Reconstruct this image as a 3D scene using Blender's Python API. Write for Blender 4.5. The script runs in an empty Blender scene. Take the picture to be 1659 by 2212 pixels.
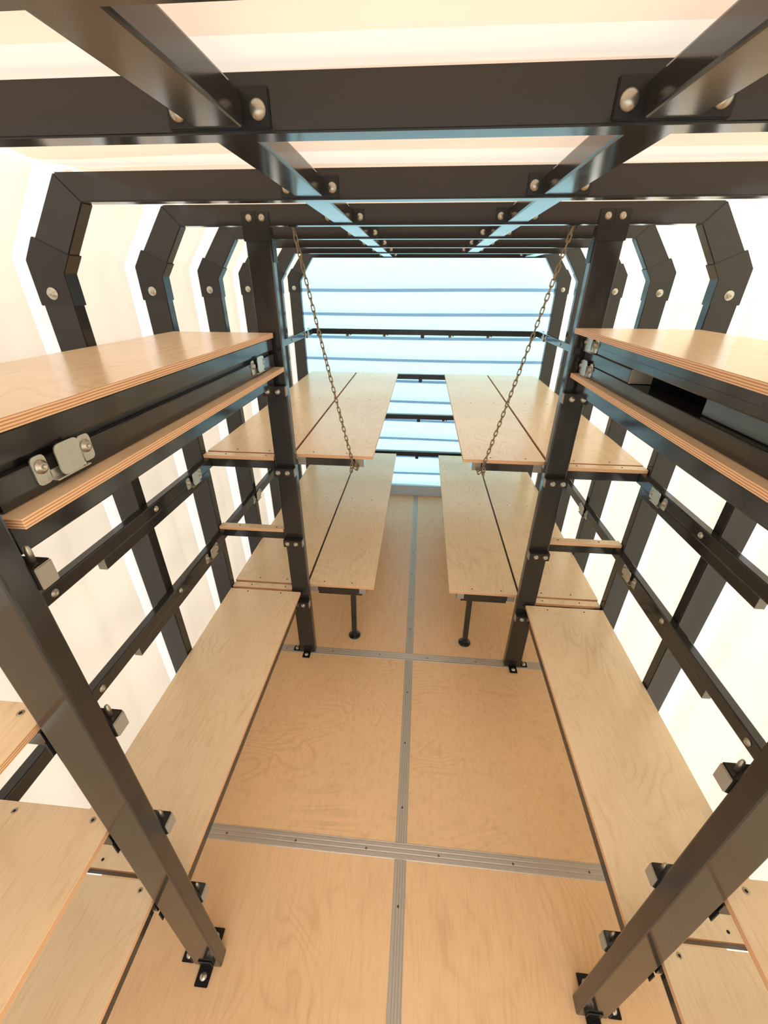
import bpy, bmesh, math, random
from mathutils import Vector, Matrix
random.seed(7)
scene = bpy.context.scene
C = scene.collection

# ------------------------------------------------------------------ camera
CAM = Vector((-0.00525, 0.0, 2.1))
RIGHT = Vector((0.99618194, 0.08714231, 0.00526792))
UP = Vector((-0.04697441, 0.48417856, 0.87370735))
FWD = Vector((-0.07358627, 0.87061894, -0.4864234))
cd = bpy.data.cameras.new('camera')
cam = bpy.data.objects.new('camera', cd)
C.objects.link(cam)
cam.matrix_world = Matrix(((RIGHT.x, UP.x, -FWD.x, CAM.x), (RIGHT.y, UP.y, -FWD.y, CAM.y), (RIGHT.z, UP.z, -FWD.z, CAM.z), (0, 0, 0, 1)))
cd.sensor_fit = 'HORIZONTAL'
cd.sensor_width = 36.0
cd.lens = 881.95 / 1659 * 36.0
cd.clip_start = 0.02
scene.camera = cam

# ------------------------------------------------------------------ world: soft bright sky, brighter on the sun side
SKY = 2.75
w = bpy.data.worlds.new('sky'); scene.world = w; w.use_nodes = True
nt = w.node_tree; nt.nodes.clear()
wo = nt.nodes.new('ShaderNodeOutputWorld'); bg = nt.nodes.new('ShaderNodeBackground')
tc = nt.nodes.new('ShaderNodeTexCoord'); sx = nt.nodes.new('ShaderNodeSeparateXYZ')
rp = nt.nodes.new('ShaderNodeValToRGB')
nt.links.new(tc.outputs['Generated'], sx.inputs[0]); nt.links.new(sx.outputs['Z'], rp.inputs[0])
rp.color_ramp.elements[0].position = 0.0; rp.color_ramp.elements[0].color = (0.98, 1.0, 1.0, 1)
rp.color_ramp.elements[1].position = 0.9; rp.color_ramp.elements[1].color = (0.80, 0.90, 1.0, 1)
nt.links.new(rp.outputs[0], bg.inputs[0])
dt = nt.nodes.new('ShaderNodeVectorMath'); dt.operation = 'DOT_PRODUCT'; dt.inputs[1].default_value = (0.70, 0.40, 0.59)
mr0 = nt.nodes.new('ShaderNodeMapRange'); mr0.inputs[1].default_value = -1; mr0.inputs[2].default_value = 1; mr0.inputs[3].default_value = SKY * 0.72; mr0.inputs[4].default_value = SKY * 1.28
nt.links.new(tc.outputs['Generated'], dt.inputs[0]); nt.links.new(dt.outputs['Value'], mr0.inputs[0]); nt.links.new(mr0.outputs[0], bg.inputs[1])
nt.links.new(bg.outputs[0], wo.inputs[0])

# ------------------------------------------------------------------ sun, low from the right and ahead of the camera
sl = bpy.data.lights.new('sun', 'SUN'); sl.energy = 2.6; sl.angle = math.radians(3); sl.color = (1.0, 0.95, 0.84)
so = bpy.data.objects.new('sun', sl); C.objects.link(so)
so.rotation_euler = Vector((-0.74, -0.42, -0.52)).to_track_quat('-Z', 'Y').to_euler()

vs = scene.view_settings
vs.view_transform = 'Standard'; vs.look = 'None'; vs.gamma = 1.0; vs.use_curve_mapping = False; vs.exposure = 0.0
scene.cycles.use_denoising = True
scene.cycles.max_bounces = 10; scene.cycles.diffuse_bounces = 6; scene.cycles.glossy_bounces = 4; scene.cycles.transmission_bounces = 6

# ------------------------------------------------------------------ materials
def new_mat(name):
    m = bpy.data.materials.new(name); m.use_nodes = True
    return m, m.node_tree, m.node_tree.nodes['Principled BSDF']
def N(nt, t, **k):
    n = nt.nodes.new(t)
    for a, b in k.items(): setattr(n, a, b)
    return n
def srgb(r, g, b):
    f = lambda c: (c / 255 / 12.92) if c / 255 <= 0.04045 else ((c / 255 + 0.055) / 1.055) ** 2.4
    return (f(r), f(g), f(b), 1)

def metal_paint(name, col, rough, bump=0.02, spec=0.5):
    m, nt, b = new_mat(name)
    tc = N(nt, 'ShaderNodeTexCoord')
    n1 = N(nt, 'ShaderNodeTexNoise'); n1.inputs['Scale'].default_value = 420; n1.inputs['Detail'].default_value = 1
    n2 = N(nt, 'ShaderNodeTexNoise'); n2.inputs['Scale'].default_value = 7; n2.inputs['Detail'].default_value = 3
    nt.links.new(tc.outputs['Object'], n1.inputs[0]); nt.links.new(tc.outputs['Object'], n2.inputs[0])
    mr = N(nt, 'ShaderNodeMapRange'); mr.inputs[3].default_value = rough - 0.05; mr.inputs[4].default_value = rough + 0.09
    nt.links.new(n2.outputs[0], mr.inputs[0]); nt.links.new(mr.outputs[0], b.inputs['Roughness'])
    bp = N(nt, 'ShaderNodeBump'); bp.inputs['Strength'].default_value = bump; bp.inputs['Distance'].default_value = 0.001
    nt.links.new(n1.outputs[0], bp.inputs['Height']); nt.links.new(bp.outputs[0], b.inputs['Normal'])
    b.inputs['Base Color'].default_value = col; b.inputs['Specular IOR Level'].default_value = spec
    return m
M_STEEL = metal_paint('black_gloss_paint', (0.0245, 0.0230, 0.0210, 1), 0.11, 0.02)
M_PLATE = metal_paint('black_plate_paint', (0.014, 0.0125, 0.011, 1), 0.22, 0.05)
M_BLACK = metal_paint('black_satin_paint', (0.006, 0.006, 0.006, 1), 0.35, 0.1)
M_CAP = metal_paint('grey_plastic_cap', srgb(150, 143, 130), 0.5)
M_RUBBER = metal_paint('black_rubber', (0.004, 0.004, 0.004, 1), 0.3)
M_BRASS = metal_paint('dark_brass', srgb(120, 90, 45), 0.35)

def metal(name, col, rough, spangle=False, streak=None):
    m, nt, b = new_mat(name)
    b.inputs['Metallic'].default_value = 0.4 if streak else 0.85; b.inputs['Roughness'].default_value = rough
    tc = N(nt, 'ShaderNodeTexCoord')
    if spangle:
        v = N(nt, 'ShaderNodeTexVoronoi'); v.inputs['Scale'].default_value = 260
        nt.links.new(tc.outputs['Object'], v.inputs[0])
        mx = N(nt, 'ShaderNodeMixRGB'); mx.inputs[1].default_value = col; mx.inputs[2].default_value = tuple(c * 0.86 for c in col[:3]) + (1,)
        nt.links.new(v.outputs['Color'], mx.inputs[0]); nt.links.new(mx.outputs[0], b.inputs['Base Color'])
    elif streak:
        mp = N(nt, 'ShaderNodeMapping'); mp.inputs['Scale'].default_value = streak
        n = N(nt, 'ShaderNodeTexNoise'); n.inputs['Scale'].default_value = 30; n.inputs['Detail'].default_value = 4
        nt.links.new(tc.outputs['Object'], mp.inputs[0]); nt.links.new(mp.outputs[0], n.inputs[0])
        mx = N(nt, 'ShaderNodeMixRGB'); mx.inputs[1].default_value = col; mx.inputs[2].default_value = tuple(c * 0.6 for c in col[:3]) + (1,)
        nt.links.new(n.outputs[0], mx.inputs[0]); nt.links.new(mx.outputs[0], b.inputs['Base Color'])
    else:
        b.inputs['Base Color'].default_value = col
    return m
M_GALV = metal('galvanised_steel', srgb(205, 203, 192), 0.38, spangle=True)
M_BOLT = metal('zinc_bolt', srgb(182, 176, 162), 0.33)
M_CHAIN = metal('aged_zinc_chain', srgb(146, 128, 100), 0.36)
M_ALU_Y = metal('brushed_aluminium_long', srgb(205, 198, 186), 0.42, streak=(40, 1, 40))
M_ALU_X = metal('brushed_aluminium_cross', srgb(208, 200, 188), 0.42, streak=(1, 40, 40))
M_SCREW = metal('dark_screw', srgb(60, 52, 44), 0.5)
M_SCREW_L = metal('bright_screw', srgb(190, 178, 155), 0.4)

def ply(name, c_lo, c_hi, rough, seed, stretch=(1.3, 0.5, 1.0)):
    """birch plywood face: cathedral grain, fine pores, soft flecks"""
    m, nt, b = new_mat(name)
    tc = N(nt, 'ShaderNodeTexCoord'); oi = N(nt, 'ShaderNodeObjectInfo')
    add = N(nt, 'ShaderNodeVectorMath', operation='MULTIPLY_ADD')
    cmb = N(nt, 'ShaderNodeCombineXYZ'); 
    mul = N(nt, 'ShaderNodeMath', operation='MULTIPLY'); mul.inputs[1].default_value = 13.0
    nt.links.new(oi.outputs['Random'], mul.inputs[0])
    for i in range(3): nt.links.new(mul.outputs[0], cmb.inputs[i])
    nt.links.new(tc.outputs['Object'], add.inputs[0]); add.inputs[1].default_value = (1, 1, 1); nt.links.new(cmb.outputs[0], add.inputs[2])
    mp = N(nt, 'ShaderNodeMapping'); mp.inputs['Scale'].default_value = stretch; nt.links.new(add.outputs[0], mp.inputs[0])
    n = N(nt, 'ShaderNodeTexNoise'); n.inputs['Scale'].default_value = 1.9; n.inputs['Detail'].default_value = 2.8; n.inputs['Roughness'].default_value = 0.45; n.inputs['Distortion'].default_value = 0.5
    nt.links.new(mp.outputs[0], n.inputs[0])
    m1 = N(nt, 'ShaderNodeMath', operation='MULTIPLY'); m1.inputs[1].default_value = 30.0; nt.links.new(n.outputs[0], m1.inputs[0])
    fr = N(nt, 'ShaderNodeMath', operation='PINGPONG'); fr.inputs[1].default_value = 0.5; nt.links.new(m1.outputs[0], fr.inputs[0])
    pw = N(nt, 'ShaderNodeMath', operation='POWER'); pw.inputs[1].default_value = 3.0
    d2 = N(nt, 'ShaderNodeMath', operation='MULTIPLY'); d2.inputs[1].default_value = 2.0; nt.links.new(fr.outputs[0], d2.inputs[0]); nt.links.new(d2.outputs[0], pw.inputs[0])
    # grain strength varies over the board
    nb = N(nt, 'ShaderNodeTexNoise'); nb.inputs['Scale'].default_value = 3.1; nb.inputs['Detail'].default_value = 2; nt.links.new(add.outputs[0], nb.inputs[0])
    gs = N(nt, 'ShaderNodeMapRange'); gs.inputs[1].default_value = 0.42; gs.inputs[2].default_value = 0.68; gs.inputs[3].default_value = 0.02; gs.inputs[4].default_value = 0.30
    nt.links.new(nb.outputs[0], gs.inputs[0])
    g = N(nt, 'ShaderNodeMath', operation='MULTIPLY'); nt.links.new(pw.outputs[0], g.inputs[0]); nt.links.new(gs.outputs[0], g.inputs[1])
    # fine fibres
    mp2 = N(nt, 'ShaderNodeMapping'); mp2.inputs['Scale'].default_value = (120 * stretch[0], 9 * stretch[1] * 2.5, 60); nt.links.new(add.outputs[0], mp2.inputs[0])
    n2 = N(nt, 'ShaderNodeTexNoise'); n2.inputs['Scale'].default_value = 1.0; n2.inputs['Detail'].default_value = 3; nt.links.new(mp2.outputs[0], n2.inputs[0])
    f2 = N(nt, 'ShaderNodeMapRange'); f2.inputs[1].default_value = 0.5; f2.inputs[2].default_value = 0.8; f2.inputs[3].default_value = 0; f2.inputs[4].default_value = 0.30
    nt.links.new(n2.outputs[0], f2.inputs[0])
    # flecks
    n3 = N(nt, 'ShaderNodeTexNoise'); n3.inputs['Scale'].default_value = 17; n3.inputs['Detail'].default_value = 4; n3.inputs['Roughness'].default_value = 0.6; nt.links.new(mp.outputs[0], n3.inputs[0])
    f3 = N(nt, 'ShaderNodeMapRange'); f3.inputs[1].default_value = 0.55; f3.inputs[2].default_value = 0.8; f3.inputs[3].default_value = 0; f3.inputs[4].default_value = 0.2
    nt.links.new(n3.outputs[0], f3.inputs[0])
    s1 = N(nt, 'ShaderNodeMath', operation='ADD'); s2 = N(nt, 'ShaderNodeMath', operation='ADD'); s2.use_clamp = True
    nt.links.new(g.outputs[0], s1.inputs[0]); nt.links.new(f2.outputs[0], s1.inputs[1]); nt.links.new(s1.outputs[0], s2.inputs[0]); nt.links.new(f3.outputs[0], s2.inputs[1])
    mx = N(nt, 'ShaderNodeMixRGB'); mx.inputs[1].default_value = c_hi; mx.inputs[2].default_value = c_lo
    nt.links.new(s2.outputs[0], mx.inputs[0])
    # broad tone drift
    hs = N(nt, 'ShaderNodeHueSaturation'); nt.links.new(mx.outputs[0], hs.inputs['Color'])
    n4 = N(nt, 'ShaderNodeTexNoise'); n4.inputs['Scale'].default_value = 1.3; nt.links.new(add.outputs[0], n4.inputs[0])
    v4 = N(nt, 'ShaderNodeMapRange'); v4.inputs[3].default_value = 0.86; v4.inputs[4].default_value = 1.12; nt.links.new(n4.outputs[0], v4.inputs[0])
    nt.links.new(v4.outputs[0], hs.inputs['Value'])
    nt.links.new(hs.outputs[0], b.inputs['Base Color'])
    b.inputs['Roughness'].default_value = rough; b.inputs['Specular IOR Level'].default_value = 0.6
    return m
M_FLOOR = ply('birch_ply_floor', srgb(190, 144, 96), srgb(236, 198, 152), 0.32, 1)
M_FLOOR_X = ply('birch_ply_floor_cross', srgb(190, 144, 96), srgb(236, 198, 152), 0.32, 2, stretch=(0.5, 1.5, 1.0))
M_PLY = ply('birch_ply_board', srgb(196, 160, 112), srgb(242, 216, 178), 0.25, 3)

def ply_edge():
    m, nt, b = new_mat('birch_ply_edge')
    tc = N(nt, 'ShaderNodeTexCoord'); sx = N(nt, 'ShaderNodeSeparateXYZ'); nt.links.new(tc.outputs['Object'], sx.inputs[0])
    n = N(nt, 'ShaderNodeTexNoise'); n.inputs['Scale'].default_value = 9; nt.links.new(tc.outputs['Object'], n.inputs[0])
    a = N(nt, 'ShaderNodeMath', operation='MULTIPLY_ADD'); a.inputs[1].default_value = 1 / 0.0026; nt.links.new(sx.outputs['Z'], a.inputs[0]); nt.links.new(n.outputs[0], a.inputs[2])
    p = N(nt, 'ShaderNodeMath', operation='PINGPONG'); p.inputs[1].default_value = 1.0; nt.links.new(a.outputs[0], p.inputs[0])
    r = N(nt, 'ShaderNodeValToRGB'); r.color_ramp.elements[0].position = 0.3; r.color_ramp.elements[0].color = srgb(190, 132, 90)
    r.color_ramp.elements[1].position = 0.62; r.color_ramp.elements[1].color = srgb(236, 196, 152)
    nt.links.new(p.outputs[0], r.inputs[0]); nt.links.new(r.outputs[0], b.inputs['Base Color']); b.inputs['Roughness'].default_value = 0.55
    return m
M_EDGE = ply_edge()

def fabric(name, trans, diff, wt):
    """woven tarpaulin that lets daylight through"""
    m, nt, b = new_mat(name); nt.nodes.remove(b)
    out = nt.nodes['Material Output']
    t = N(nt, 'ShaderNodeBsdfTranslucent'); d = N(nt, 'ShaderNodeBsdfDiffuse'); mx = N(nt, 'ShaderNodeMixShader')
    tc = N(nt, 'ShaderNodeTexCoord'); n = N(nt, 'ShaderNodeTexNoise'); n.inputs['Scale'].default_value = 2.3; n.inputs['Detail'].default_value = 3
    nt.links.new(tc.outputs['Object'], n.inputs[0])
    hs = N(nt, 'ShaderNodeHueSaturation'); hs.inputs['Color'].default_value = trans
    mr = N(nt, 'ShaderNodeMapRange'); mr.inputs[3].default_value = 0.88; mr.inputs[4].default_value = 1.1; nt.links.new(n.outputs[0], mr.inputs[0]); nt.links.new(mr.outputs[0], hs.inputs['Value'])  # noise blotches in the tint stand in for soft shading on the cloth
    nt.links.new(hs.outputs[0], t.inputs[0]); d.inputs[0].default_value = diff
    mx.inputs[0].default_value = wt
    nt.links.new(d.outputs[0], mx.inputs[1]); nt.links.new(t.outputs[0], mx.inputs[2]); nt.links.new(mx.outputs[0], out.inputs[0])
    return m
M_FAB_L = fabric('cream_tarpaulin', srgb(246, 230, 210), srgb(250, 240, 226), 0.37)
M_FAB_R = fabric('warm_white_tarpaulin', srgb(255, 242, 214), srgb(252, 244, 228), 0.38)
M_FAB_C = fabric('peach_roof_tarpaulin', srgb(250, 216, 188), srgb(248, 226, 206), 0.26)
M_FAB_F = fabric('ice_blue_end_sheet', srgb(192, 243, 254), srgb(206, 240, 250), 0.46)
M_FAB_S = fabric('white_webbing', srgb(255, 250, 244), srgb(252, 248, 240), 0.46)
M_LAP_SHADE = fabric('blue_grey_lap_shade', srgb(165, 195, 228), srgb(160, 188, 220), 0.34)  # darker tint that paints the shadow lines of the end wall
M_ROOF_BAND = fabric('pale_peach_light_band', srgb(252, 232, 210), srgb(250, 236, 220), 0.285)  # paler roof colour standing in for the brightness beside each arch
M_SILL = metal_paint('pale_blue_sill', srgb(186, 200, 215), 0.3)
M_GROUND = metal_paint('pale_concrete', srgb(205, 200, 190), 0.9)

# ------------------------------------------------------------------ mesh helpers
def bm_new(): return bmesh.new()
def box(bm, x0, x1, y0, y1, z0, z1, r=0.0, seg=2, mi=0):
    if x0 > x1: x0, x1 = x1, x0
    b2 = bmesh.new()
    vs_ = [b2.verts.new((x, y, z)) for x in (x0, x1) for y in (y0, y1) for z in (z0, z1)]
    for f in ((0, 1, 3, 2), (4, 6, 7, 5), (0, 4, 5, 1), (2, 3, 7, 6), (0, 2, 6, 4), (1, 5, 7, 3)):
        b2.faces.new([vs_[i] for i in f])
    bmesh.ops.recalc_face_normals(b2, faces=b2.faces[:])
    if r > 0: bmesh.ops.bevel(b2, geom=b2.edges[:], offset=r, segments=seg, affect='EDGES', clamp_overlap=True)
    merge(bm, b2, mi)
def merge(bm, b2, mi=0):
    vm = {v: bm.verts.new(v.co) for v in b2.verts}
    for f in b2.faces:
        nf = bm.faces.new([vm[v] for v in f.verts]); nf.material_index = mi if mi else f.material_index; nf.smooth = f.smooth
    b2.free()
def tube(bm, axis, a0, a1, p, q, wall=0.0035, r=0.004, capped=False):
    """square tube along axis ('x','y','z') from a0 to a1; p=(lo,hi), q=(lo,hi) of the other two axes in x,y,z order"""
    b2 = bmesh.new()
    def rect(p0, p1, q0, q1, rad, n=2):
        pts = []
        for cx, cy, st in ((p1 - rad, q1 - rad, 0), (p0 + rad, q1 - rad, 90), (p0 + rad, q0 + rad, 180), (p1 - rad, q0 + rad, 270)):
            for k in range(n + 1):
                t = math.radians(st + 90 * k / n); pts.append((cx + rad * math.cos(t), cy + rad * math.sin(t)))
        return pts
    p0, p1 = sorted(p); q0, q1 = sorted(q)
    o = rect(p0, p1, q0, q1, r)
    def V(a, u, v):
        return {'x': (a, u, v), 'y': (u, a, v), 'z': (u, v, a)}[axis]
    n = len(o)
    O0 = [b2.verts.new(V(a0, *c)) for c in o]; O1 = [b2.verts.new(V(a1, *c)) for c in o]
    for k in range(n):
        f = b2.faces.new((O0[k], O0[(k + 1) % n], O1[(k + 1) % n], O1[k])); f.smooth = False
    if capped or wall <= 0:
        b2.faces.new(O0); b2.faces.new(O1)
    else:
        i_ = rect(p0 + wall, p1 - wall, q0 + wall, q1 - wall, max(0.001, r - wall))
        I0 = [b2.verts.new(V(a0, *c)) for c in i_]; I1 = [b2.verts.new(V(a1, *c)) for c in i_]
        for k in range(n):
            j = (k + 1) % n
            b2.faces.new((I0[k], I0[j], I1[j], I1[k])); b2.faces.new((O0[k], O0[j], I0[j], I0[k])); b2.faces.new((O1[k], O1[j], I1[j], I1[k]))
    bmesh.ops.recalc_face_normals(b2, faces=b2.faces[:])
    merge(bm, b2)
def prism(bm, pts, y0, y1, r=0.0):
    """polygon in the x-z plane, pushed from y0 to y1"""
    b2 = bmesh.new()
    A = [b2.verts.new((x, y0, z)) for x, z in pts]; B = [b2.verts.new((x, y1, z)) for x, z in pts]
    n = len(pts)
    for k in range(n): b2.faces.new((A[k], A[(k + 1) % n], B[(k + 1) % n], B[k]))
    b2.faces.new(A); b2.faces.new(B)
    bmesh.ops.recalc_face_normals(b2, faces=b2.faces[:])
    if r: bmesh.ops.bevel(b2, geom=b2.edges[:], offset=r, segments=2, affect='EDGES', clamp_overlap=True)
    merge(bm, b2)
def lathe(bm, prof, n=16, axis='z', c=(0, 0, 0)):
    """prof: (radius, height) pairs"""
    b2 = bmesh.new(); rings = []
    def V(x, y, h):
        v = {'z': (x, y, h), 'y': (x, h, y), 'x': (h, x, y)}[axis]
        return (v[0] + c[0], v[1] + c[1], v[2] + c[2])
    for r, h in prof:
        if r < 1e-6: rings.append([b2.verts.new(V(0, 0, h))])
        else: rings.append([b2.verts.new(V(r * math.cos(2 * math.pi * k / n), r * math.sin(2 * math.pi * k / n), h)) for k in range(n)])
    for a, b in zip(rings, rings[1:]):
        for k in range(n):
            j = (k + 1) % n
            if len(a) == 1 and len(b) == 1: continue
            if len(a) == 1: f = b2.faces.new((a[0], b[k], b[j]))
            elif len(b) == 1: f = b2.faces.new((a[k], a[j], b[0]))
            else: f = b2.faces.new((a[k], a[j], b[j], b[k]))
            f.smooth = True
    if len(rings[0]) > 1: b2.faces.new(rings[0])
    if len(rings[-1]) > 1: b2.faces.new(rings[-1])
    bmesh.ops.recalc_face_normals(b2, faces=b2.faces[:])
    merge(bm, b2)
def obj(name, bm, mats, parent=None, at=(0, 0, 0)):
    """link one mesh object; bm is in world coordinates, its origin goes to `at`"""
    at = Vector(at)
    me = bpy.data.meshes.new(name)
    for v in bm.verts: v.co -= at
    bm.to_mesh(me); bm.free()
    for m in (mats if isinstance(mats, (list, tuple)) else [mats]): me.materials.append(m)
    o = bpy.data.objects.new(name, me); C.objects.link(o)
    place(o, at, parent)
    return o
WL = {}
def place(o, at, parent):
    WL[o.name] = Vector(at)
    if parent:
        o.parent = parent; o.location = Vector(at) - WL[parent.name]
    else: o.location = at
def empty(name, at, label=None, cat=None, group=None, kind=None):
    o = bpy.data.objects.new(name, None); o.empty_display_size = 0.1; C.objects.link(o); place(o, at, None)
    tag(o, label, cat, group, kind); return o
def tag(o, label=None, cat=None, group=None, kind=None):
    if label: o['label'] = label
    if cat: o['category'] = cat
    if group: o['group'] = group
    if kind: o['kind'] = kind
    return o
def inst(name, me, parent, at, rot=None):
    o = bpy.data.objects.new(name, me); C.objects.link(o); place(o, at, parent)
    if rot: o.rotation_euler = rot
    return o
def shared(name, bm, mat):
    me = bpy.data.meshes.new(name); bm.to_mesh(me); bm.free()
    for m in (mat if isinstance(mat, (list, tuple)) else [mat]): me.materials.append(m)
    return me

# shared small hardware (all point along -Y / inwards, turned by rotation)
b = bm_new(); lathe(b, [(0.0125, 0), (0.0125, -0.0018), (0.0112, -0.0035), (0.0085, -0.0070), (0.0045, -0.0088), (0, -0.0093)], 20, 'y'); ME_DOME = shared('dome_bolt', b, M_BOLT)
b = bm_new(); lathe(b, [(0.017, 0), (0.017, -0.002), (0.0165, -0.0025), (0.010, -0.003), (0.010, -0.0115), (0.0085, -0.012), (0.005, -0.012), (0.0045, -0.016), (0, -0.0165)], 6 * 3, 'y'); ME_HEX = shared('hex_bolt', b, M_GALV)
b = bm_new(); lathe(b, [(0.0125, 0), (0.0125, -0.002), (0.008, -0.0025), (0.008, -0.007), (0.004, -0.007), (0.003, -0.004), (0, -0.004)], 14, 'y'); ME_BTN = shared('button_bolt', b, M_BOLT)
b = bm_new(); lathe(b, [(0.0045, 0), (0.0042, 0.0009), (0.002, 0.0009), (0.0015, 0.0002), (0, 0.0002)], 10, 'z'); ME_SCREW = shared('countersunk_screw', b, M_SCREW)
b = bm_new(); lathe(b, [(0.0075, 0), (0.0072, 0.0008), (0.0036, 0.0008)], 14, 'z'); lathe(b, [(0.0036, 0.0009), (0.002, 0.0010), (0, 0.0010)], 10, 'z')
ME_SCREW2 = shared('ring_screw', b, [M_SCREW_L, M_SCREW])
for p in ME_SCREW2.polygons:
    if max(Vector((ME_SCREW2.vertices[i].co.x, ME_SCREW2.vertices[i].co.y)).length for i in p.vertices) < 0.0037: p.material_index = 1

# ------------------------------------------------------------------ measures
ARCH_Y = [0.4205, 0.778, 1.3175, 1.8386, 2.3585, 2.891, 3.419, 3.9465]   # front faces
TD = 0.045                                                              # tube depth along the tent
L1, L2, L3, L4 = 0.518, 0.932, 1.352, 1.783                             # board tops
T = 0.018
Y_END = 4.23
Y_BACK = -1.3

# ------------------------------------------------------------------ setting: ground outside, floor, tarpaulin walls
b = bm_new(); box(b, -30, 30, -30, 30, -1.0, -0.95); tag(obj('ground', b, M_GROUND), 'pale concrete ground outside the tent', None, None, 'structure')

floor = empty('floor', (0, 0, 0), 'birch plywood floor with ribbed aluminium joint strips', None, None, 'structure')
XS = 0.006
ye = [Y_BACK, 0.8175, 1.858, Y_END - 0.05]
for i in range(3):
    for s, (xa, xb) in enumerate(((-1.20, XS - 0.001), (XS + 0.001, 1.20))):
        b = bm_new(); box(b, xa, xb, ye[i] + 0.001, ye[i + 1] - 0.001, -0.018, 0.0, 0.0006, 1)
        obj('floor_panel', b, M_FLOOR if i == 0 else M_FLOOR_X if i == 1 else M_FLOOR, floor, ((xa + xb) / 2, (ye[i] + ye[i + 1]) / 2, 0))
def ribbed(along, a0, a1, c, wdt, ribs, h=0.0022):
    b2 = bmesh.new(); prof = [(-wdt / 2, 0.0), (-wdt / 2 + 0.002, h * 0.8)]
    n = ribs; w0 = (wdt - 0.008) / n
    for k in range(n):
        x = -wdt / 2 + 0.004 + k * w0
        prof += [(x + w0 * 0.12, h), (x + w0 * 0.80, h), (x + w0 * 0.88, h * 0.25), (x + w0 * 1.0, h * 0.25)]
    prof += [(wdt / 2 - 0.002, h * 0.8), (wdt / 2, 0.0)]
    def V(a, u, z): return (c + u, a, z) if along == 'y' else (a, c + u, z)
    A = [b2.verts.new(V(a0, *p)) for p in prof]; B = [b2.verts.new(V(a1, *p)) for p in prof]
    for k in range(len(prof) - 1): b2.faces.new((A[k], A[k + 1], B[k + 1], B[k]))
    b2.faces.new(A); b2.faces.new(B); bmesh.ops.recalc_face_normals(b2, faces=b2.faces[:])
    return b2
segs_y = [(Y_BACK, 0.787), (0.8475, 1.828), (1.888, Y_END - 0.05)]
for i, (a0, a1) in enumerate(segs_y):
    st = obj('joint_strip', ribbed('y', a0, a1, XS, 0.050, 4), M_ALU_Y, floor, (XS, (a0 + a1) / 2, 0))
    for y in {0: (0.335, 0.640), 1: (0.983, 1.287, 1.594), 2: (2.1, 2.41, 2.72, 3.03, 3.34, 3.65, 3.96)}[i]:
        inst('screw', ME_SCREW, st, (XS - 0.002, y, 0.0018))
for yc, x0 in ((0.8175, -1.062), (1.858, -1.105)):
    st = obj('joint_strip', ribbed('x', -1.18, 1.18, yc, 0.060, 3 if yc < 1 else 4), M_ALU_X, floor, (0, yc, 0))
    for k in range(8):
        x = x0 + 0.3068 * k
        if abs(x) < 1.15: inst('screw', ME_SCREW, st, (x, yc - 0.003, 0.0018))

def sheet(name, rows, mat, kind='structure', parent=None, smooth=True, label=None):
    """rows: grid of points"""
    bm = bm_new(); g = [[bm.verts.new(p) for p in r] for r in rows]
    for i in range(len(g) - 1):
        for j in range(len(g[0]) - 1):
            f = bm.faces.new((g[i][j], g[i + 1][j], g[i + 1][j + 1], g[i][j + 1])); f.smooth = smooth
    o = obj(name, bm, mat, parent)
    if kind: o['kind'] = kind
    if label: o['label'] = label
    return o
XW, ZE, XT, ZT = 1.196, 2.165, 1.032, 2.380
def bulge(y):
    """0 at an arch, 1 half-way between two"""
    edges = [-1.3, -0.62, -0.1] + [a + TD / 2 for a in ARCH_Y] + [Y_END]
    for a, b_ in zip(edges, edges[1:]):
        if a <= y <= b_: return math.sin(math.pi * (y - a) / (b_ - a)) ** 0.8
    return 0
def wall_pts(s, y, t):
    """t 0..1 going up the side then over the chamfer"""
    k = bulge(y); fold = 0.017 * math.sin(y * 23 + 1.3 * s + 1.1 * math.sin(2.6 * t + y)) + 0.006 * math.sin(y * 51 + 2 * t) + (0.010 * math.sin(y * 13 + 7 * t) if s < 0 else 0)
    off = 0.034 * k + fold * min(1, k * 1.3)
    if t < 0.8: return (s * (XW + off), y, -0.03 + (ZE + 0.03) * t / 0.8)
    u = (t - 0.8) / 0.2
    return (s * (XW + (XT - XW) * u + off * (1 - 0.4 * u)), y, ZE + (ZT - ZE) * u + off * 0.5 * u)
STRIPS = [(a - 0.024, a + TD + 0.034) for a in ARCH_Y]
ys_all = sorted(set([round(Y_BACK + (Y_END - Y_BACK) * i / 220, 4) for i in range(221)] + [round(v, 4) for st in STRIPS for v in st]))
def spans():
    out, prev = [], Y_BACK
    for i, (a, c) in enumerate(STRIPS): out += [(prev, a, False), (a, c, True)]; prev = c
    return out + [(prev, Y_END, False)]
def ylist(a, c): return [y for y in ys_all if a - 1e-5 <= y <= c + 1e-5]
def roof_row(y):
    k = bulge(y); r = []; nx = 24
    for j in range(nx + 1):
        x = -XT + 2 * XT * j / nx
        edge = 1 - abs(x / XT) ** 6
        if j in (0, nx):
            p = wall_pts(1, y, 1.0); r.append(((-1 if j == 0 else 1) * p[0], y, p[2]))
        else: r.append((x, y, ZT + k * edge * (0.016 + 0.009 * math.sin(y * 30 + x * 1.4) + 0.005 * math.sin(x * 3.1 + y * 2)) - 0.004 * (1 - k)))
    return r
def multi(name, rowf, mat, label, ms=None):
    """one sheet of tarpaulin with lighter strips at every arch: sewn webbing on walls, painted light on roof"""
    bm = bm_new(); strips = []
    for a, c, st in spans():
        rows = [rowf(y) for y in ylist(a, c)]
        if st: strips.append(rows); continue
        g = [[bm.verts.new(p) for p in r] for r in rows]
        for i in range(len(g) - 1):
            for j in range(len(g[0]) - 1):
                bm.faces.new((g[i][j], g[i + 1][j], g[i + 1][j + 1], g[i][j + 1])).smooth = True
    o = tag(obj(name, bm, mat), label, None, None, 'structure')
    for rows in strips: sheet('webbing_or_light_band', rows, ms or M_FAB_S, None, o, True)
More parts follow.
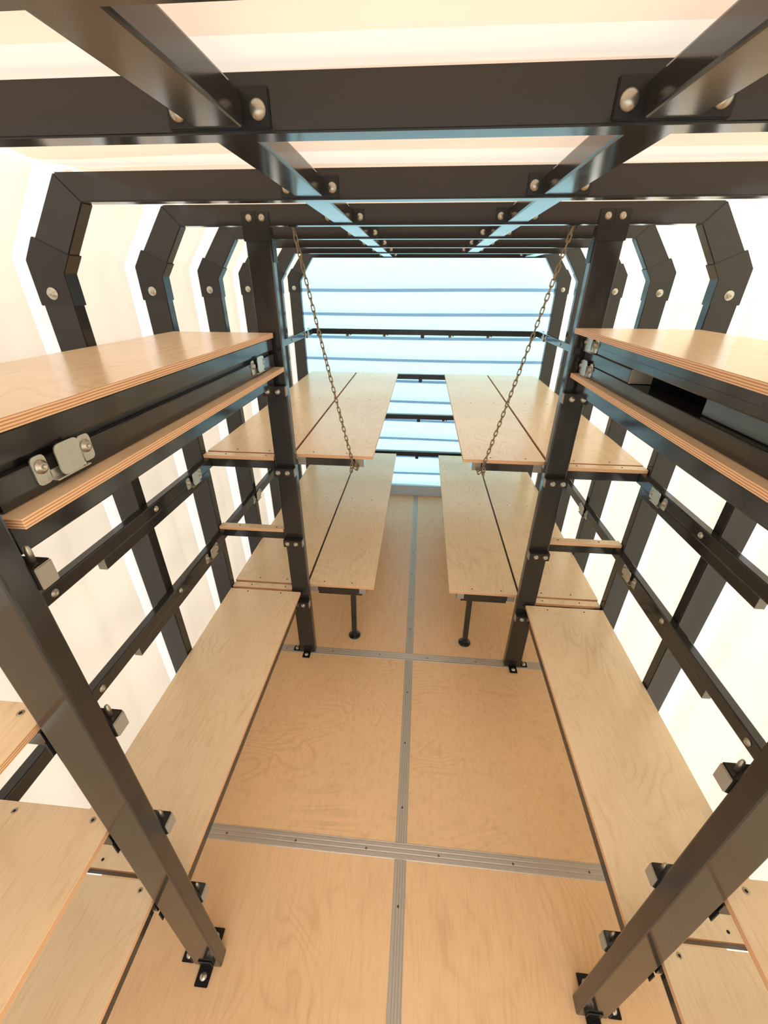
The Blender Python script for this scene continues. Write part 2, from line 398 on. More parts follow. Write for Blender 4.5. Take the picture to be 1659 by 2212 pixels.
for s, nm, mt in ((-1, 'wall_left', M_FAB_L), (1, 'wall_right', M_FAB_R)):
    multi(nm, lambda y, s=s: [wall_pts(s, y, t / 20) for t in range(21)], mt, ('cream' if s < 0 else 'sunlit warm white') + ' translucent tarpaulin side wall stretched over the arches')
multi('ceiling', roof_row, M_FAB_C, 'peach translucent tarpaulin roof', M_ROOF_BAND)

# far end wall: overlapping horizontal laps, 0.2 m apart
def end_poly(y, zs, dz):
    rows = []
    for z, o in zip(zs, dz):
        if z <= ZE: hw = XW + 0.02
        else: hw = XW + 0.02 + (XT - XW - 0.02) * min(1, (z - ZE) / (ZT - ZE))
        rows.append([(x, y + o + 0.004 * math.sin(x * 2.3 + z * 5), z + 0.006 * math.sin(x * 1.7 + z * 3)) for x in [-hw + 2 * hw * i / 24 for i in range(25)]])
    return rows
zs, dz = [], []
laps = [0.12, 0.266, 0.466, 0.664, 0.866, 1.063, 1.267, 1.468, 1.668, 1.871, 2.069, 2.40]
for za, zb in zip(laps, laps[1:]):
    h = zb - za
    for u, o in ((0.0, -0.014), (0.07, 0.002), (0.35, 0.004), (0.7, -0.003), (0.93, -0.012)):
        zs.append(za + h * u); dz.append(o)
zs.append(2.40); dz.append(0)
wf = sheet('wall_far', end_poly(Y_END, zs, dz), M_FAB_F, label='ice blue translucent end wall with horizontal laps')
for z in laps[1:-1]:                                    # added strip painting the shadow line at every lap
    sheet('lap_shade_strip', end_poly(Y_END - 0.018, [z - 0.024, z + 0.003], [0, -0.004]), M_LAP_SHADE, None, wf)
b = bm_new(); box(b, -1.21, 1.21, 4.180, 4.222, -0.01, 0.122, 0.003, 1)
tag(obj('trim_1', b, M_SILL, None, (0, 4.18, 0)), 'pale blue-grey sill plate at the foot of the end wall', None, None, 'structure')

# ------------------------------------------------------------------ arches
LEG_IN, LEG_OUT, Z_IN, Z_OUT = 1.076, 1.176, 2.124, 2.157
BX_IN, BX_OUT, BZ0, BZ1 = 0.955, 1.017, 2.294, 2.360
names_a = ['nearest the camera, directly overhead and mostly out of view', 'whose wide beam crosses the whole top of the picture',
           'third from the camera, its left elbow largest in view', 'fourth from the camera, carrying the two middle posts',
           'fifth from the camera, just beyond the middle posts', 'sixth from the camera, over the far shelves', 'second from the end wall', 'right in front of the pale blue end wall']
for i, ya in enumerate(ARCH_Y):
    A = empty('roof_arch', (0, ya, 0), 'black steel roof arch ' + names_a[i], 'arch', 'roof arches along the tent')
    b = bm_new(); prism(b, [(-BX_IN, BZ0), (BX_IN, BZ0), (BX_OUT, BZ1), (-BX_OUT, BZ1)], ya, ya + TD, 0.003)
    obj('beam', b, M_STEEL, A, (0, ya, BZ0))
    for s in (-1, 1):
        b = bm_new(); prism(b, [(s * LEG_IN, Z_IN), (s * LEG_OUT, Z_OUT), (s * BX_OUT, BZ1), (s * BX_IN, BZ0)], ya, ya + TD, 0.003)
        obj('rafter', b, M_STEEL, A, (s * 1.0, ya, 2.2))
        b = bm_new(); prism(b, [(s * LEG_IN, 0.001), (s * LEG_OUT, 0.001), (s * LEG_OUT, Z_OUT), (s * LEG_IN, Z_IN)], ya, ya + TD, 0.003)
        obj('leg', b, M_STEEL, A, (s * 1.12, ya, 0))
        b = bm_new(); prism(b, [(s * 1.0725, 2.038), (s * 1.1805, 2.038), (s * 1.1805, 2.158), (s * 1.1385, 2.2165), (s * 1.039, 2.170), (s * 1.0725, 2.1235)], ya - 0.004, ya + TD + 0.004, 0.0015)
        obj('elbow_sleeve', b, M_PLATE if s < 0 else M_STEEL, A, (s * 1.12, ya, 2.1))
        inst('bolt', ME_HEX, A, (s * 1.130, ya - 0.004, 2.071))

# ------------------------------------------------------------------ purlins between the arches
def purlin(xc, ya, yb, side, label):
    P = empty('roof_purlin', (xc, ya, 2.30), label, 'purlin', 'roof purlins between the arches')
    hw = 0.0365
    b = bm_new(); tube(b, 'y', ya + 0.005, yb - 0.0045, (xc - hw, xc + hw), (2.299, 2.341), 0.003, 0.004)
    obj('tube', b, M_STEEL, P, (xc, ya, 2.30))
    b = bm_new(); box(b, xc - 0.077, xc + 0.077, yb - 0.0045, yb - 0.0005, 2.298, 2.344, 0.0015, 2)
    obj('end_plate', b, M_BLACK, P, (xc, yb, 2.32))
    b = bm_new(); box(b, xc - 0.077, xc + 0.077, ya + 0.0005, ya + 0.0045, 2.298, 2.344, 0.0015, 2)
    obj('end_plate', b, M_BLACK, P, (xc, ya, 2.32))
    for dx in (-0.060, 0.060):
        inst('bolt', ME_DOME, P, (xc + dx, yb - 0.0045, 2.3185))
ordn = ['first', 'second', 'third', 'fourth', 'fifth', 'sixth', 'seventh']
for k in range(7):
    for s, nm in ((-1, 'left'), (1, 'right')):
        if s == 1 and k == 6: continue
        purlin(s * 0.316, ARCH_Y[k] + TD, ARCH_Y[k + 1], s, 'short black roof purlin in the %s row, %s bay counted from the camera' % (nm, ordn[k]))
purlin(0.815, ARCH_Y[6] + TD, ARCH_Y[7], 1, 'black purlin set far right of the others in the last bay before the end wall')

# ------------------------------------------------------------------ posts
PF, PB = 1.8386, 1.8836
def post(s, yf, near, label):
    """s side; upright tube with support brackets toward the middle bay"""
    yb = yf + TD
    P = empty('shelf_post', (s * 0.655, yf, 0), label, 'post', 'upright posts of the shelving')
    top = 2.292
    b = bm_new(); tube(b, 'z', 0.002, top, (s * 0.605, s * 0.706), (yf, yb), 0.004, 0.005, capped=True); obj('tube', b, M_STEEL, P, (s * 0.655, yf, 0))
    b = bm_new(); box(b, s * 0.6010, s * 0.7100, yf - 0.0045, yf - 0.0003, 2.243, 2.3385, 0.002, 2)
    box(b, s * 0.6535, s * 0.6550, yf - 0.0062, yf - 0.0046, 2.292, 2.338); pl = obj('top_plate', b, M_PLATE, P, (s * 0.655, yf, 2.29))
    b = bm_new(); box(b, s * 0.6045, s * 0.600, yf - 0.001, yb + 0.001, 2.175, 2.245, 0.001, 1); obj('side_plate', b, M_BLACK, P, (s * 0.602, yf, 2.2))
    for x in (0.630, 0.680): inst('bolt', ME_DOME, pl, (s * x, yf - 0.0045, 2.3175))
    # feet
    for (x0, x1, y0, y1, bx, by) in ((0.632, 0.679, yf - 0.052, yf - 0.0005, 0.656, yf - 0.027), (0.707, 0.750, yf, yf + 0.040, 0.728, yf + 0.02), (0.632, 0.679, yb + 0.0005, yb + 0.052, 0.656, yb + 0.027)):
        b = bm_new(); box(b, s * x0, s * x1, y0, y1, 0.0025, 0.0065, 0.0018, 2)
        if y1 < yf: box(b, s * x0, s * x1, yf - 0.0045, yf - 0.0003, 0.0025, 0.05, 0.0012, 1)
        elif x0 > 0.7: box(b, s * 0.7065, s * 0.7105, y0, y1, 0.0025, 0.05, 0.0012, 1)
        else: box(b, s * x0, s * x1, yb + 0.0003, yb + 0.0045, 0.0025, 0.05, 0.0012, 1)
        ft = obj('foot_tab', b, M_BLACK, P, (s * bx, by, 0))
        inst('bolt', ME_DOME, ft, (s * bx, by, 0.0065), (-math.pi / 2, 0, 0))
    # brackets that carry the boards of the middle bay
    for z in (L1, L2, L3, L4):
        zt = {L1: 0.452, L2: L2 - 0.045, L3: L3 - 0.045, L4: 1.7025}[z]
        if near: y0, y1 = yb + 0.0005, yb + 0.036
        else: y0, y1 = yf - 0.036, yf - 0.0005
        zb = zt - 0.044
        b = bm_new(); box(b, s * 0.6045, s * 0.706, y0, y1, zb, zt, 0.002, 2)
        br = obj('bracket', b, M_STEEL, P, (s * 0.655, y0, zb))
        b = bm_new(); box(b, s * 0.6005, s * 0.6048, y0 + 0.001, y1 - 0.001, zb + 0.001, zt - 0.001, 0.002, 2)
        tag(obj('end_cap', b, M_CAP, br, (s * 0.603, y0, zb)), 'pale grey end cap')
        if near:
            b = bm_new(); lathe(b, [(0.0055, 0), (0.0055, 0.020), (0.0040, 0.028), (0, 0.032)], 12, 'z', (s * 0.622, yb + 0.022, zt))
            tag(obj('locating_pin', b, M_BOLT, br, (s * 0.622, yb + 0.022, zt)), 'upright steel pin')
            b = bm_new(); box(b, s * 0.707, s * 0.7105, yf - 0.004, yf + 0.04, zb, zt, 0.001, 1); obj('side_tab', b, M_BLACK, br, (s * 0.708, yf, zb))
            if z in (L1, L4): continue
            b = bm_new(); lathe(b, [(0.0055, 0), (0.0055, 0.020), (0.0040, 0.028), (0, 0.032)], 12, 'z', (s * 0.668, yb + 0.022, zt))
            tag(obj('locating_pin', b, M_BOLT, br, (s * 0.668, yb + 0.022, zt)), 'upright steel pin')
        else:
            for x in (0.637, 0.684): inst('bolt', ME_BTN if z != L4 else ME_DOME, br, (s * x, y0, zb + 0.022))
    return P
post(-1, 1.8386, False, 'black square post at middle left, in front of the left chain')
post(1, 1.8386, False, 'black square post at middle right, in front of the right chain')
post(-1, 0.4245, True, 'large near post leaning across the lower left of the picture')
post(1, 0.4245, True, 'large near post leaning across the lower right of the picture')

# a bolt mesh faces -Y; turned to face -X on the right side and +X on the left
ROT_BTN = {1: (0, 0, -math.pi / 2), -1: (0, 0, math.pi / 2)}
# ------------------------------------------------------------------ galvanised hook bracket
def hook(parent, s, yc, zc, xf, mirror=1, hook_up=0.055):
    """bolted to a face at x = s*xf that looks to the middle; s side of the tent"""
    H = 0.028
    def bxx(bm, d0, d1, y0, y1, z0, z1, r=0.0008):
        box(bm, s * (xf - d0), s * (xf - d1), yc + min(mirror * y0, mirror * y1), yc + max(mirror * y0, mirror * y1), zc + z0, zc + z1, r, 1)
    def plate(bm, d0, d1, y0, y1, z0, z1, rad=0.009):
        pts = []
        ys0, ys1 = sorted((mirror * y0, mirror * y1))
        for cy, cz, st in ((ys1 - rad, z1 - rad, 0), (ys0 + rad, z1 - rad, 90), (ys0 + rad, z0 + rad, 180), (ys1 - rad, z0 + rad, 270)):
            for k in range(4):
                t = math.radians(st + 30 * k); pts.append((cy + rad * math.cos(t), cz + rad * math.sin(t)))
        b2 = bmesh.new()
        A = [b2.verts.new((s * (xf - d0), yc + y, zc + z)) for y, z in pts]; B = [b2.verts.new((s * (xf - d1), yc + y, zc + z)) for y, z in pts]
        n = len(pts)
        for k in range(n): b2.faces.new((A[k], A[(k + 1) % n], B[(k + 1) % n], B[k]))
        b2.faces.new(A); b2.faces.new(B); bmesh.ops.recalc_face_normals(b2, faces=b2.faces[:]); merge(bm, b2)
    b = bm_new()
    plate(b, 0.0003, 0.0028, -0.062, -0.032, -0.027, 0.024)          # left ear
    plate(b, 0.0003, 0.0028, 0.042, 0.074, -0.024, 0.026)            # right ear
    plate(b, 0.010, 0.0125, -0.020, 0.036, -0.0245, 0.032, 0.011)     # raised hook plate
    bxx(b, 0.0003, 0.0140, -0.034, 0.046, -0.027, -0.0245)           # ledge joining them
    bxx(b, 0.0003, 0.0028, -0.034, 0.034, -0.0265, -0.008)           # back web
    bxx(b, 0.0003, 0.0125, 0.0335, 0.036, -0.0245, 0.016)
    bxx(b, 0.0003, 0.0028, 0.034, 0.048, -0.0265, -0.008)             # side step
    hk = obj('hook_bracket', b, M_GALV, parent, (s * xf, yc, zc)); hk['label'] = 'galvanised hook bracket'
    for y in (-0.046, 0.058):
        inst('bolt', ME_BTN, hk, (s * (xf - 0.0028), yc + mirror * y, zc + 0.004), ROT_BTN[s])
    return hk

# ------------------------------------------------------------------ wall rails
RX0, RX1 = 1.075, 1.040
def rail(s, z, y0, y1, lower, hooks, bolts, label, name='wall_rail'):
    """z = top of the rail"""
    R = empty(name, (s * RX1, y0, z), label, 'rail', 'rails bolted along the side walls')
    b = bm_new(); tube(b, 'y', y0, y1, (s * RX0, s * RX1), (z - 0.050, z), 0.003, 0.004, capped=False); obj('tube', b, M_STEEL, R, (s * RX1, y0, z))
    if lower:
        b = bm_new(); tube(b, 'y', lower[0], lower[1], (s * RX0, s * (RX1 + 0.004)), (z - 0.0955, z - 0.0505), 0.003, 0.004, capped=True)
        lt = obj('lower_tube', b, M_STEEL, R, (s * RX1, lower[0], z - 0.05))
        b = bm_new(); box(b, s * (RX0 - 0.0005), s * (RX1 + 0.0045), lower[0] - 0.003, lower[0] - 0.0002, z - 0.095, z - 0.051, 0.001, 1)
        tag(obj('end_cap', b, M_CAP, lt, (s * RX1, lower[0], z - 0.05)), 'grey end cap')
    for y in bolts:
        inst('bolt', ME_BTN, R, (s * RX1, y, z - 0.026), ROT_BTN[s])
    for y, m in hooks: hook(R, s, y, z - 0.032, RX1, m)
    return R
for s, side in ((-1, 'left'), (1, 'right')):
    for z, lv in ((L3 - T, 'upper'), (L2 - T, 'lower')):
        rail(s, z, 0.475, 1.905, (1.045, 1.80), [(1.655, 1 if s < 0 else 1)], [0.84, 1.355], '%s of two bare black rails on the %s wall between the near and middle posts' % (lv, side))
        if lv == 'lower': rail(s, z, -0.9, 0.472, (-0.9, 0.30), [], [], 'black rail on the %s wall under the middle near shelf' % side)
    for z, y0, y1, nm in ((L1, 0.475, 1.905, 'under the long bench'), (L1, 1.908, 4.155, 'under the lower far shelf'), (L3, 1.908, 4.155, 'under the upper far shelf'), (L1, -0.9, 0.472, 'under the lowest near shelf'), (L3, -0.9, 0.472, 'under the upper near shelf')):
        rail(s, z - T - 0.0005, y0, y1, None, [], [], 'black rail on the %s wall %s' % (side, nm))
    rail(s, L2 - T, 1.908, 4.155, None, [(2.31, 1)], [2.378], 'bare black rail with hook on the %s wall between the two far shelves' % side)
    rail(s, L4 - T - 0.028, 1.908, 4.155, None, [(3.90, 1)], [3.44], 'thin black rail high on the %s wall running to the end wall' % side)

# ------------------------------------------------------------------ cross bars from post to wall, with their plywood strips
def crossbar(s, zt, y0, label, strip=True, x_in=0.7095, ytop=None):
    K = empty('cross_bar', (s * x_in, y0, zt), label, 'cross bar', 'cross bars between posts and walls')
    b = bm_new(); tube(b, 'x', min(s * x_in, s * 1.038), max(s * x_in, s * 1.038), (y0, y0 + 0.045), (zt - T - 0.045, zt - T - 0.0003), 0.003, 0.003); obj('bar', b, M_STEEL, K, (s * x_in, y0, zt))
    if strip:
        st = board('plywood_strip', s * (x_in + 0.001), s * 1.072, y0 - 0.004, y0 + 0.040, zt, K, r=0.0012)
        for x in (0.755, 0.962): inst('screw', ME_SCREW, st, (s * x, y0 + 0.018, zt))
    return K
def board(name, xa, xb, y0, y1, zt, parent=None, t=T, mat=None, r=0.0008):
    bm = bm_new(); box(bm, xa, xb, y0, y1, zt - t, zt, r, 1)
    for f in bm.faces:
        f.material_index = 0 if abs(f.normal.z) > 0.6 else 1
    bm.normal_update()
    for f in bm.faces: f.material_index = 0 if abs(f.normal.z) > 0.8 else 1
    o = obj(name, bm, [mat or M_PLY, M_EDGE], parent, (min(xa, xb), y0, zt - t))
    return o
for s, side in ((-1, 'left'), (1, 'right')):
    yo = 1.8435 if s < 0 else 1.858
    crossbar(s, L3, yo, 'upper plywood-topped bar from the middle %s post to the wall' % side)
    crossbar(s, L2, yo + 0.002, 'middle plywood-topped bar from the middle %s post to the wall, no shelf behind it' % side)
    crossbar(s, L1 - 0.006, yo + 0.006, 'lowest plywood-topped bar between the %s bench and the far shelf' % side)
    for z, lv in ((L1, 'lowest'), (L2, 'middle'), (L3, 'upper')):
        crossbar(s, z, 0.426, '%s bar under the near %s boards beside the near post' % (lv, side), strip=False, x_in=0.7125)

# ------------------------------------------------------------------ shelves
def screws(o, pts, z, me=None):
    for x, y in pts: inst('screw', me or ME_SCREW, o, (x, y, z))
def shelf(name, s, xi, xo, y0, y1, zt, label, cat='shelf', group=None, frame_in=0.045, sc=(), me=None, frame_h=0.045, end_tube=True, e0=0.012, e1=0.01):
    S = empty(name, (s * xi, y0, zt), label, cat, group)
    bo = board('board', s * xi, s * xo, y0, y1, zt, S)
    screws(bo, [(s * x, y) for x, y in sc], zt, me)
    zf = zt - T - 0.0004
    fr = bm_new()
    x1 = xi + frame_in
    tube(fr, 'y', y0 + e0, y1 - e1, (s * x1, s * (x1 + 0.045)), (zf - frame_h, zf), 0.003, 0.003, capped=True)
    obj('inner_tube', fr, M_STEEL, S, (s * x1, y0, zf))
    fr = bm_new(); xo2 = xo - 0.055
    tube(fr, 'y', y0 + e0, y1 - e1, (s * xo2, s * (xo2 + 0.045) if xo < 1.0 else s * (xo2 + 0.015)), (zf - frame_h, zf), 0.003, 0.003, capped=True)
    if xo < 1.0: obj('outer_tube', fr, M_STEEL, S, (s * xo2, y0, zf))
    else: fr.free()
    if end_tube:
        a, c = sorted((s * (x1 + 0.046), s * (min(xo2, 1.036) - 0.001)))
        for yy in (y0 + e0, y1 - e1 - 0.05):
            fr = bm_new(); tube(fr, 'x', a, c, (yy, yy + 0.04), (zf - frame_h, zf), 0.003, 0.003); obj('cross_tube', fr, M_BLACK if name == 'bench' else M_STEEL, S, (a, yy, zf))
    return S
for s, side in ((-1, 'left'), (1, 'right')):
    # the long low benches between near and middle posts
    shelf('bench', s, 0.649, 1.070, 0.490, 1.8195 if s < 0 else 1.826, L1, 'long low birch plywood bench on the %s, between near and middle posts' % side, 'bench', 'low benches', 0.003,
          [(0.762, 0.512), (0.928, 0.511), (0.762, 1.80), (0.96, 1.80)], e0=0.004, e1=0.026 if s < 0 else 0.030)
    # near-most boards
    for z, lv, xi in ((L1, 'lowest', 0.717), (L2, 'middle', 0.716), (L3, 'upper', 0.716)):
        shelf('shelf', s, xi, 1.070, -0.90, 0.473, z, '%s plywood shelf in the nearest bay on the %s, cut by the picture corner' % (lv, side), 'shelf', 'shelves in the nearest bay', 0.006 if z == L1 else 0.12,
              [(0.766, 0.450), (0.977, 0.452), (0.766, 0.15)], ME_SCREW2, e1=0.050)
    # far shelves: fixed outer board and fold-down inner board, lower and upper
    yo = 1.900 if s < 0 else 1.912
    for z, lv in ((L1, 'lower'), (L3, 'upper')):
        shelf('shelf', s, 0.635, 1.075, yo, 4.125, z, 'wall half of the %s far shelf on the %s, beyond the middle post' % (lv, side), 'shelf', 'far shelves', 0.001,
              [(0.762, yo + 0.03), (0.93, yo + 0.03), (0.756, 3.045), (0.915, 3.045)])
        F = shelf('folding_shelf', s, 0.224, 0.622, yo, 4.125, z, 'aisle half of the %s far shelf on the %s, %s' % (lv, side, 'hung from a chain' if z == L3 else 'on a single disc-footed leg'), 'shelf', 'far shelves', 0.047,
                  [(0.36, yo + 0.03), (0.53, yo + 0.03), (0.367, 3.03), (0.533, 3.043)])
        for xa, xb in ((0.272, 0.315), (0.568, 0.611)):
            b = bm_new(); box(b, s * xa, s * xb, yo + 0.0095, yo + 0.0117, z - T - 0.0445, z - T - 0.0008, 0.001, 1)
            tag(obj('end_cap', b, M_CAP, F, (s * xa, yo, z - T)), 'pale grey end cap')
        b = bm_new(); box(b, s * 0.6228, s * 0.6342, yo + 0.004, 4.12, z - T - 0.003, z - 0.010); obj('gap_dark_strip', b, M_BLACK, F, (s * 0.628, yo, z))  # black strip added inside the split so the gap looks dark
        if z == L1:
            G = bm_new(); zz = L1 - T - 0.046
            tube(G, 'x', min(s * 0.300, s * 0.570), max(s * 0.300, s * 0.570), (yo + 0.028, yo + 0.062), (zz - 0.030, zz - 0.004), 0.002, 0.003, capped=True)
            box(G, s * 0.335, s * 0.375, yo + 0.03, yo + 0.06, zz - 0.005, zz + 0.0005); box(G, s * 0.525, s * 0.57, yo + 0.03, yo + 0.06, zz - 0.005, zz + 0.0005)
            lb = obj('leg_hinge_bar', G, M_STEEL, F, (s * 0.3, yo, zz))
            G = bm_new(); lx, ly = s * 0.356, yo + 0.045
            # leg leans a little away
            b2 = bmesh.new(); tube(b2, 'z', 0.024, zz - 0.004, (lx - 0.017, lx + 0.017), (ly - 0.013, ly + 0.013), 0.002, 0.003, capped=True)
            fy = 2.012 - ly; fx = s * 0.372 - lx
            for v in b2.verts:
                k = 1 - (v.co.z - 0.024) / (zz - 0.028); v.co.y += fy * k; v.co.x += fx * k
            merge(G, b2); leg = obj('leg', G, M_STEEL, F, (lx, ly, 0))
            G = bm_new(); lathe(G, [(0.040, 0.001), (0.041, 0.005), (0.034, 0.010), (0.017, 0.014), (0.010, 0.020), (0.010, 0.026), (0, 0.026)], 28, 'z', (s * 0.372, 2.012, 0))
            tag(obj('foot_disc', G, M_RUBBER, leg, (s * 0.372, 2.012, 0)), 'round black levelling foot')

# ------------------------------------------------------------------ the stacked folded bunks at the top, near bay
def stack_common(s, xi, label, group):
    S = empty('bunk_shelf', (s * xi, 0.49, L4), label, 'shelf', group)
    board('board', s * xi, s * 1.070, 0.490, 1.832 if s > 0 else 1.824, L4, S)
    b = bm_new(); tube(b, 'y', 0.505, 1.818 if s > 0 else 1.806, (s * 0.650, s * 0.695), (L4 - T - 0.062, L4 - T - 0.0004), 0.003, 0.004); obj('inner_tube', b, M_STEEL, S, (s * 0.65, 0.5, L4))
    b = bm_new(); tube(b, 'y', 0.505, 1.815, (s * 1.0, s * 1.045), (L4 - T - 0.062, L4 - T - 0.0004), 0.003, 0.004); obj('outer_tube', b, M_STEEL, S, (s * 1.0, 0.5, L4))
    for yy in (0.53, 1.14, 1.76):
        b = bm_new(); tube(b, 'x', min(s * 0.696, s * 0.999), max(s * 0.696, s * 0.999), (yy, yy + 0.04), (L4 - T - 0.050, L4 - T - 0.0004), 0.003, 0.003); obj('cross_tube', b, M_STEEL, S, (s * 0.7, yy, L4))
    return S
stack_common(-1, 0.603, 'fixed plywood bunk board at top left, sandwiched under the folded panel', 'fixed bunks')
F = empty('folded_bunk_panel', (-0.634, 0.49, 1.90), 'folded bunk panel on the top left bunk, two galvanised hooks on its lower bar', 'shelf', 'folded bunk panels')
board('board', -0.634, -1.072, 0.490, 1.822, 1.9205, F, t=0.0195)
for nm, z0, z1 in (('lower_tube', L4 + 0.001, 1.838), ('upper_tube', 1.853, 1.9005)):
    for xa in (0.640, 1.020):
        b = bm_new(); tube(b, 'y', 0.50, 1.812, (-xa, -xa - 0.045), (z0, z1), 0.003, 0.004); o = obj(nm, b, M_STEEL, F, (-xa, 0.5, z0))
        if nm == 'lower_tube' and xa < 0.7: lowt = o
for yy in (0.50, 1.765):
    b = bm_new(); tube(b, 'x', -1.019, -0.686, (yy, yy + 0.045), (L4 + 0.001, 1.8995), 0.003, 0.004); obj('cross_tube', b, M_STEEL, F, (-0.7, yy, 1.8))
b = bm_new(); box(b, -1.0, -0.655, 0.51, 1.80, 1.8385, 1.8525); obj('gap_sheet', b, M_BLACK, F, (-0.7, 0.5, 1.84))  # black sheet filling the gap between lower and upper tubes
hook(F, -1, 0.633, 1.824, 0.640, 1)
hook(F, -1, 1.612, 1.824, 0.640, 1)

stack_common(1, 0.619, 'fixed plywood bunk board at top right, lowest of the open stack', 'fixed bunks')
F = empty('folded_bunk_panel', (0.60, 0.49, 1.93), 'folded bunk panel on the top right bunk, raised on tube offcuts with a dark gap', 'shelf', 'folded bunk panels')
ZR = 1.9535
bo = board('board', 0.600, 1.072, 0.490, 1.838, ZR, F, t=0.0195)
b = bm_new(); tube(b, 'y', 0.50, 1.815, (0.650, 0.695), (1.8745, ZR - 0.020), 0.003, 0.004); box(b, 0.6488, 0.651, 0.50, 1.815, 1.897, 1.8985)
obj('upper_tube', b, M_STEEL, F, (0.65, 0.5, 1.88))
b = bm_new(); tube(b, 'y', 0.50, 1.812, (1.0, 1.045), (L4 + 0.001, ZR - 0.020), 0.003, 0.004); obj('outer_tube', b, M_STEEL, F, (1.0, 0.5, 1.88))
b = bm_new(); tube(b, 'y', 0.50, 1.815, (0.650, 0.720), (L4 + 0.001, 1.8285), 0.003, 0.004); obj('lower_tube', b, M_STEEL, F, (0.65, 0.5, 1.8))
b = bm_new(); tube(b, 'y', 1.390, 1.808, (0.650, 0.720), (1.8295, 1.8740), 0.003, 0.004, capped=True); sp = obj('spacer_tube', b, M_STEEL, F, (0.65, 1.39, 1.83))
b = bm_new(); box(b, 0.6505, 0.7195, 1.3865, 1.3897, 1.830, 1.8735, 0.001, 1); tag(obj('end_cap', b, M_CAP, sp, (0.65, 1.39, 1.83)), 'tan end cap')
b = bm_new(); tube(b, 'y', 0.50, 1.035, (0.672, 0.742), (1.8295, 1.8740), 0.003, 0.004, capped=True); tag(obj('spacer_tube', b, metal_paint('blue_grey_paint', srgb(84, 92, 96), 0.35), F, (0.67, 0.5, 1.83)), 'blue-grey spacer tube')
b = bm_new(); box(b, 0.80, 0.84, 0.56, 1.755, L4 + 0.001, 1.93, 0.002, 1); obj('gap_dark_bar', b, M_BLACK, F, (0.8, 0.56, 1.8))  # unseen black bar added to darken the gap inside the stack
for yy in (0.505, 1.760):
    b = bm_new(); tube(b, 'x', 0.743, 0.999, (yy, yy + 0.045), (1.80, 1.93), 0.003, 0.004); obj('cross_tube', b, M_STEEL, F, (0.75, yy, 1.8))
hook(F, 1, 1.765, 1.901, 0.650, -1)
hook(F, 1, 1.765, 1.8125, 0.650, -1)

# ------------------------------------------------------------------ end wall rails
for i, (z0, z1, lb) in enumerate(((1.688, 1.735, 'top black cross rail on the end wall, above the far shelves'), (1.287, 1.3335, 'black end-wall rail level with the upper far shelves'),
                                  (0.887, 0.934, 'black end-wall rail half-way between the far shelves'), (0.482, 0.532, 'lowest black end-wall rail, level with the lower far shelves'))):
    R = empty('end_rail', (0, 4.16, z0), lb, 'rail', 'cross rails on the end wall')
    hw = 1.10
    b = bm_new(); tube(b, 'x', -hw, hw, (4.16, 4.20), (z0, z1 - 0.003), 0.003, 0.002); obj('tube', b, M_BLACK, R, (0, 4.16, z0))
    b = bm_new(); box(b, -hw, hw, 4.158, 4.203, z1 - 0.0028, z1, 0.0005, 1); obj('top_flange', b, M_STEEL, R, (0, 4.16, z1))
    b = bm_new(); box(b, -0.022, 0.012, 4.150, 4.1595, z0 - 0.026, z0 + 0.02, 0.002, 1); box(b, -0.020, 0.010, 4.146, 4.1505, z0 - 0.022, z0 - 0.008, 0.001, 1)
    obj('latch_tab', b, M_BLACK, R, (0, 4.15, z0))
    for x in (-1.0, -0.718, -0.365, 0.25, 0.601, 0.998):
        if i in (1, 3): continue
        b = bm_new(); box(b, x - 0.013, x + 0.013, 4.166, 4.19, z0 - 0.018, z0 - 0.0003, 0.003, 1); box(b, x + 0.022, x + 0.036, 4.170, 4.184, z0 - 0.009, z0 - 0.0003, 0.002, 1)
        tag(obj('cam_lug', b, M_BRASS, R, (x, 4.17, z0)), 'small brass lug')

# ------------------------------------------------------------------ chains
def link_mesh(L=0.0350, W=0.0178, r=0.0027):
    bm = bm_new(); half = (L - W) / 2; rad = W / 2 - r; path = []
    for k in range(7):
        t = math.pi * k / 6; path.append((rad * math.cos(t), half + rad * math.sin(t)))
    for k in range(7):
        t = math.pi + math.pi * k / 6; path.append((rad * math.cos(t), -half + rad * math.sin(t)))
    n = len(path); rings = []
    for i, (x, z) in enumerate(path):
        px, pz = path[i - 1]; nx_, nz = path[(i + 1) % n]
        tx, tz = nx_ - px, nz - pz; l = math.hypot(tx, tz); tx /= l; tz /= l
        rings.append([bm.verts.new((x + r * math.cos(a) * tz, r * math.sin(a), z - r * math.cos(a) * tx)) for a in [2 * math.pi * k / 6 for k in range(6)]])
    for i in range(n):
        A, B = rings[i], rings[(i + 1) % n]
        for k in range(6):
            f = bm.faces.new((A[k], A[(k + 1) % 6], B[(k + 1) % 6], B[k])); f.smooth = True
    bmesh.ops.recalc_face_normals(bm, faces=bm.faces[:])
    return shared('chain_link', bm, M_CHAIN)
ME_LINK = link_mesh()
PITCH = 0.0240
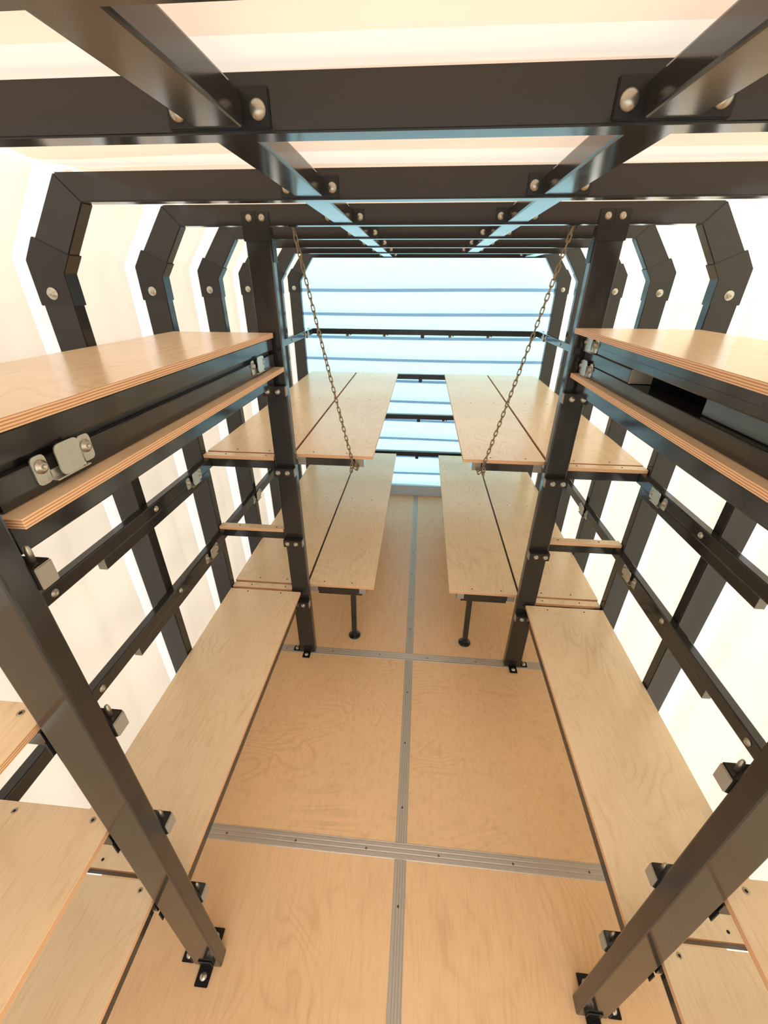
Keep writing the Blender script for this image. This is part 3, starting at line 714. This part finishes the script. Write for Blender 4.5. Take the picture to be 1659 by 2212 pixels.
def chain(s, top, bot, label):
    top, bot = Vector(top), Vector(bot)
    K = empty('chain', top, label, 'chain', 'chains holding the upper far shelves')
    b = bm_new(); box(b, top.x - 0.016, top.x + 0.016, top.y - 0.014, top.y + 0.014, top.z - 0.001, top.z + 0.003, 0.001, 1)
    box(b, top.x - 0.013, top.x - 0.010, top.y - 0.005, top.y + 0.005, top.z - 0.014, top.z); box(b, top.x + 0.010, top.x + 0.013, top.y - 0.005, top.y + 0.005, top.z - 0.014, top.z)
    obj('eye_plate', b, M_BLACK, K, top)
    d = bot - top; n = int(d.length / PITCH)
    pts = []
    for k in range(n + 1):
        t = k / n; p = top + d * t; p.z -= 0.018 * 4 * t * (1 - t) * 0.5; p.y -= 0.006 * 4 * t * (1 - t); pts.append(p)
    def lk(a, c, flip):
        ax = (c - a).normalized(); q = ax.to_track_quat('Z', 'Y')
        o = inst('link', ME_LINK, K, (a + c) / 2)
        o.rotation_mode = 'QUATERNION'; o.rotation_quaternion = q @ Vector((0, 0, 1)).rotation_difference(Vector((0, 0, 1))) if False else q @ Matrix.Rotation(math.radians(20 + (90 if flip else 0) + random.uniform(-12, 12)), 3, 'Z').to_quaternion()
    for k in range(n): lk(pts[k], pts[k + 1], k % 2)
    e = pts[-1]
    # loop hooked round the cross tube and the loose tail
    loop = [e, e + Vector((s * -0.006, -0.004, -0.022)), e + Vector((s * -0.020, 0.004, -0.042)), e + Vector((s * -0.028, 0.006, -0.022)), e + Vector((s * -0.018, -0.004, -0.004))]
    for k in range(len(loop) - 1): lk(loop[k], loop[k + 1], k % 2)
    tail = [e + Vector((s * 0.004, -0.006, -0.006)), e + Vector((s * 0.006, -0.006, -0.030)), e + Vector((s * 0.007, -0.005, -0.053))]
    for k in range(2): lk(tail[k], tail[k + 1], (k + 1) % 2)
chain(-1, (-0.519, 1.861, 2.2915), (-0.3245, 1.889, 1.322), 'steel chain on the left, from the roof arch down to the upper far shelf')
chain(1, (0.524, 1.861, 2.2915), (0.3215, 1.899, 1.322), 'steel chain on the right, from the roof arch down to the upper far shelf')
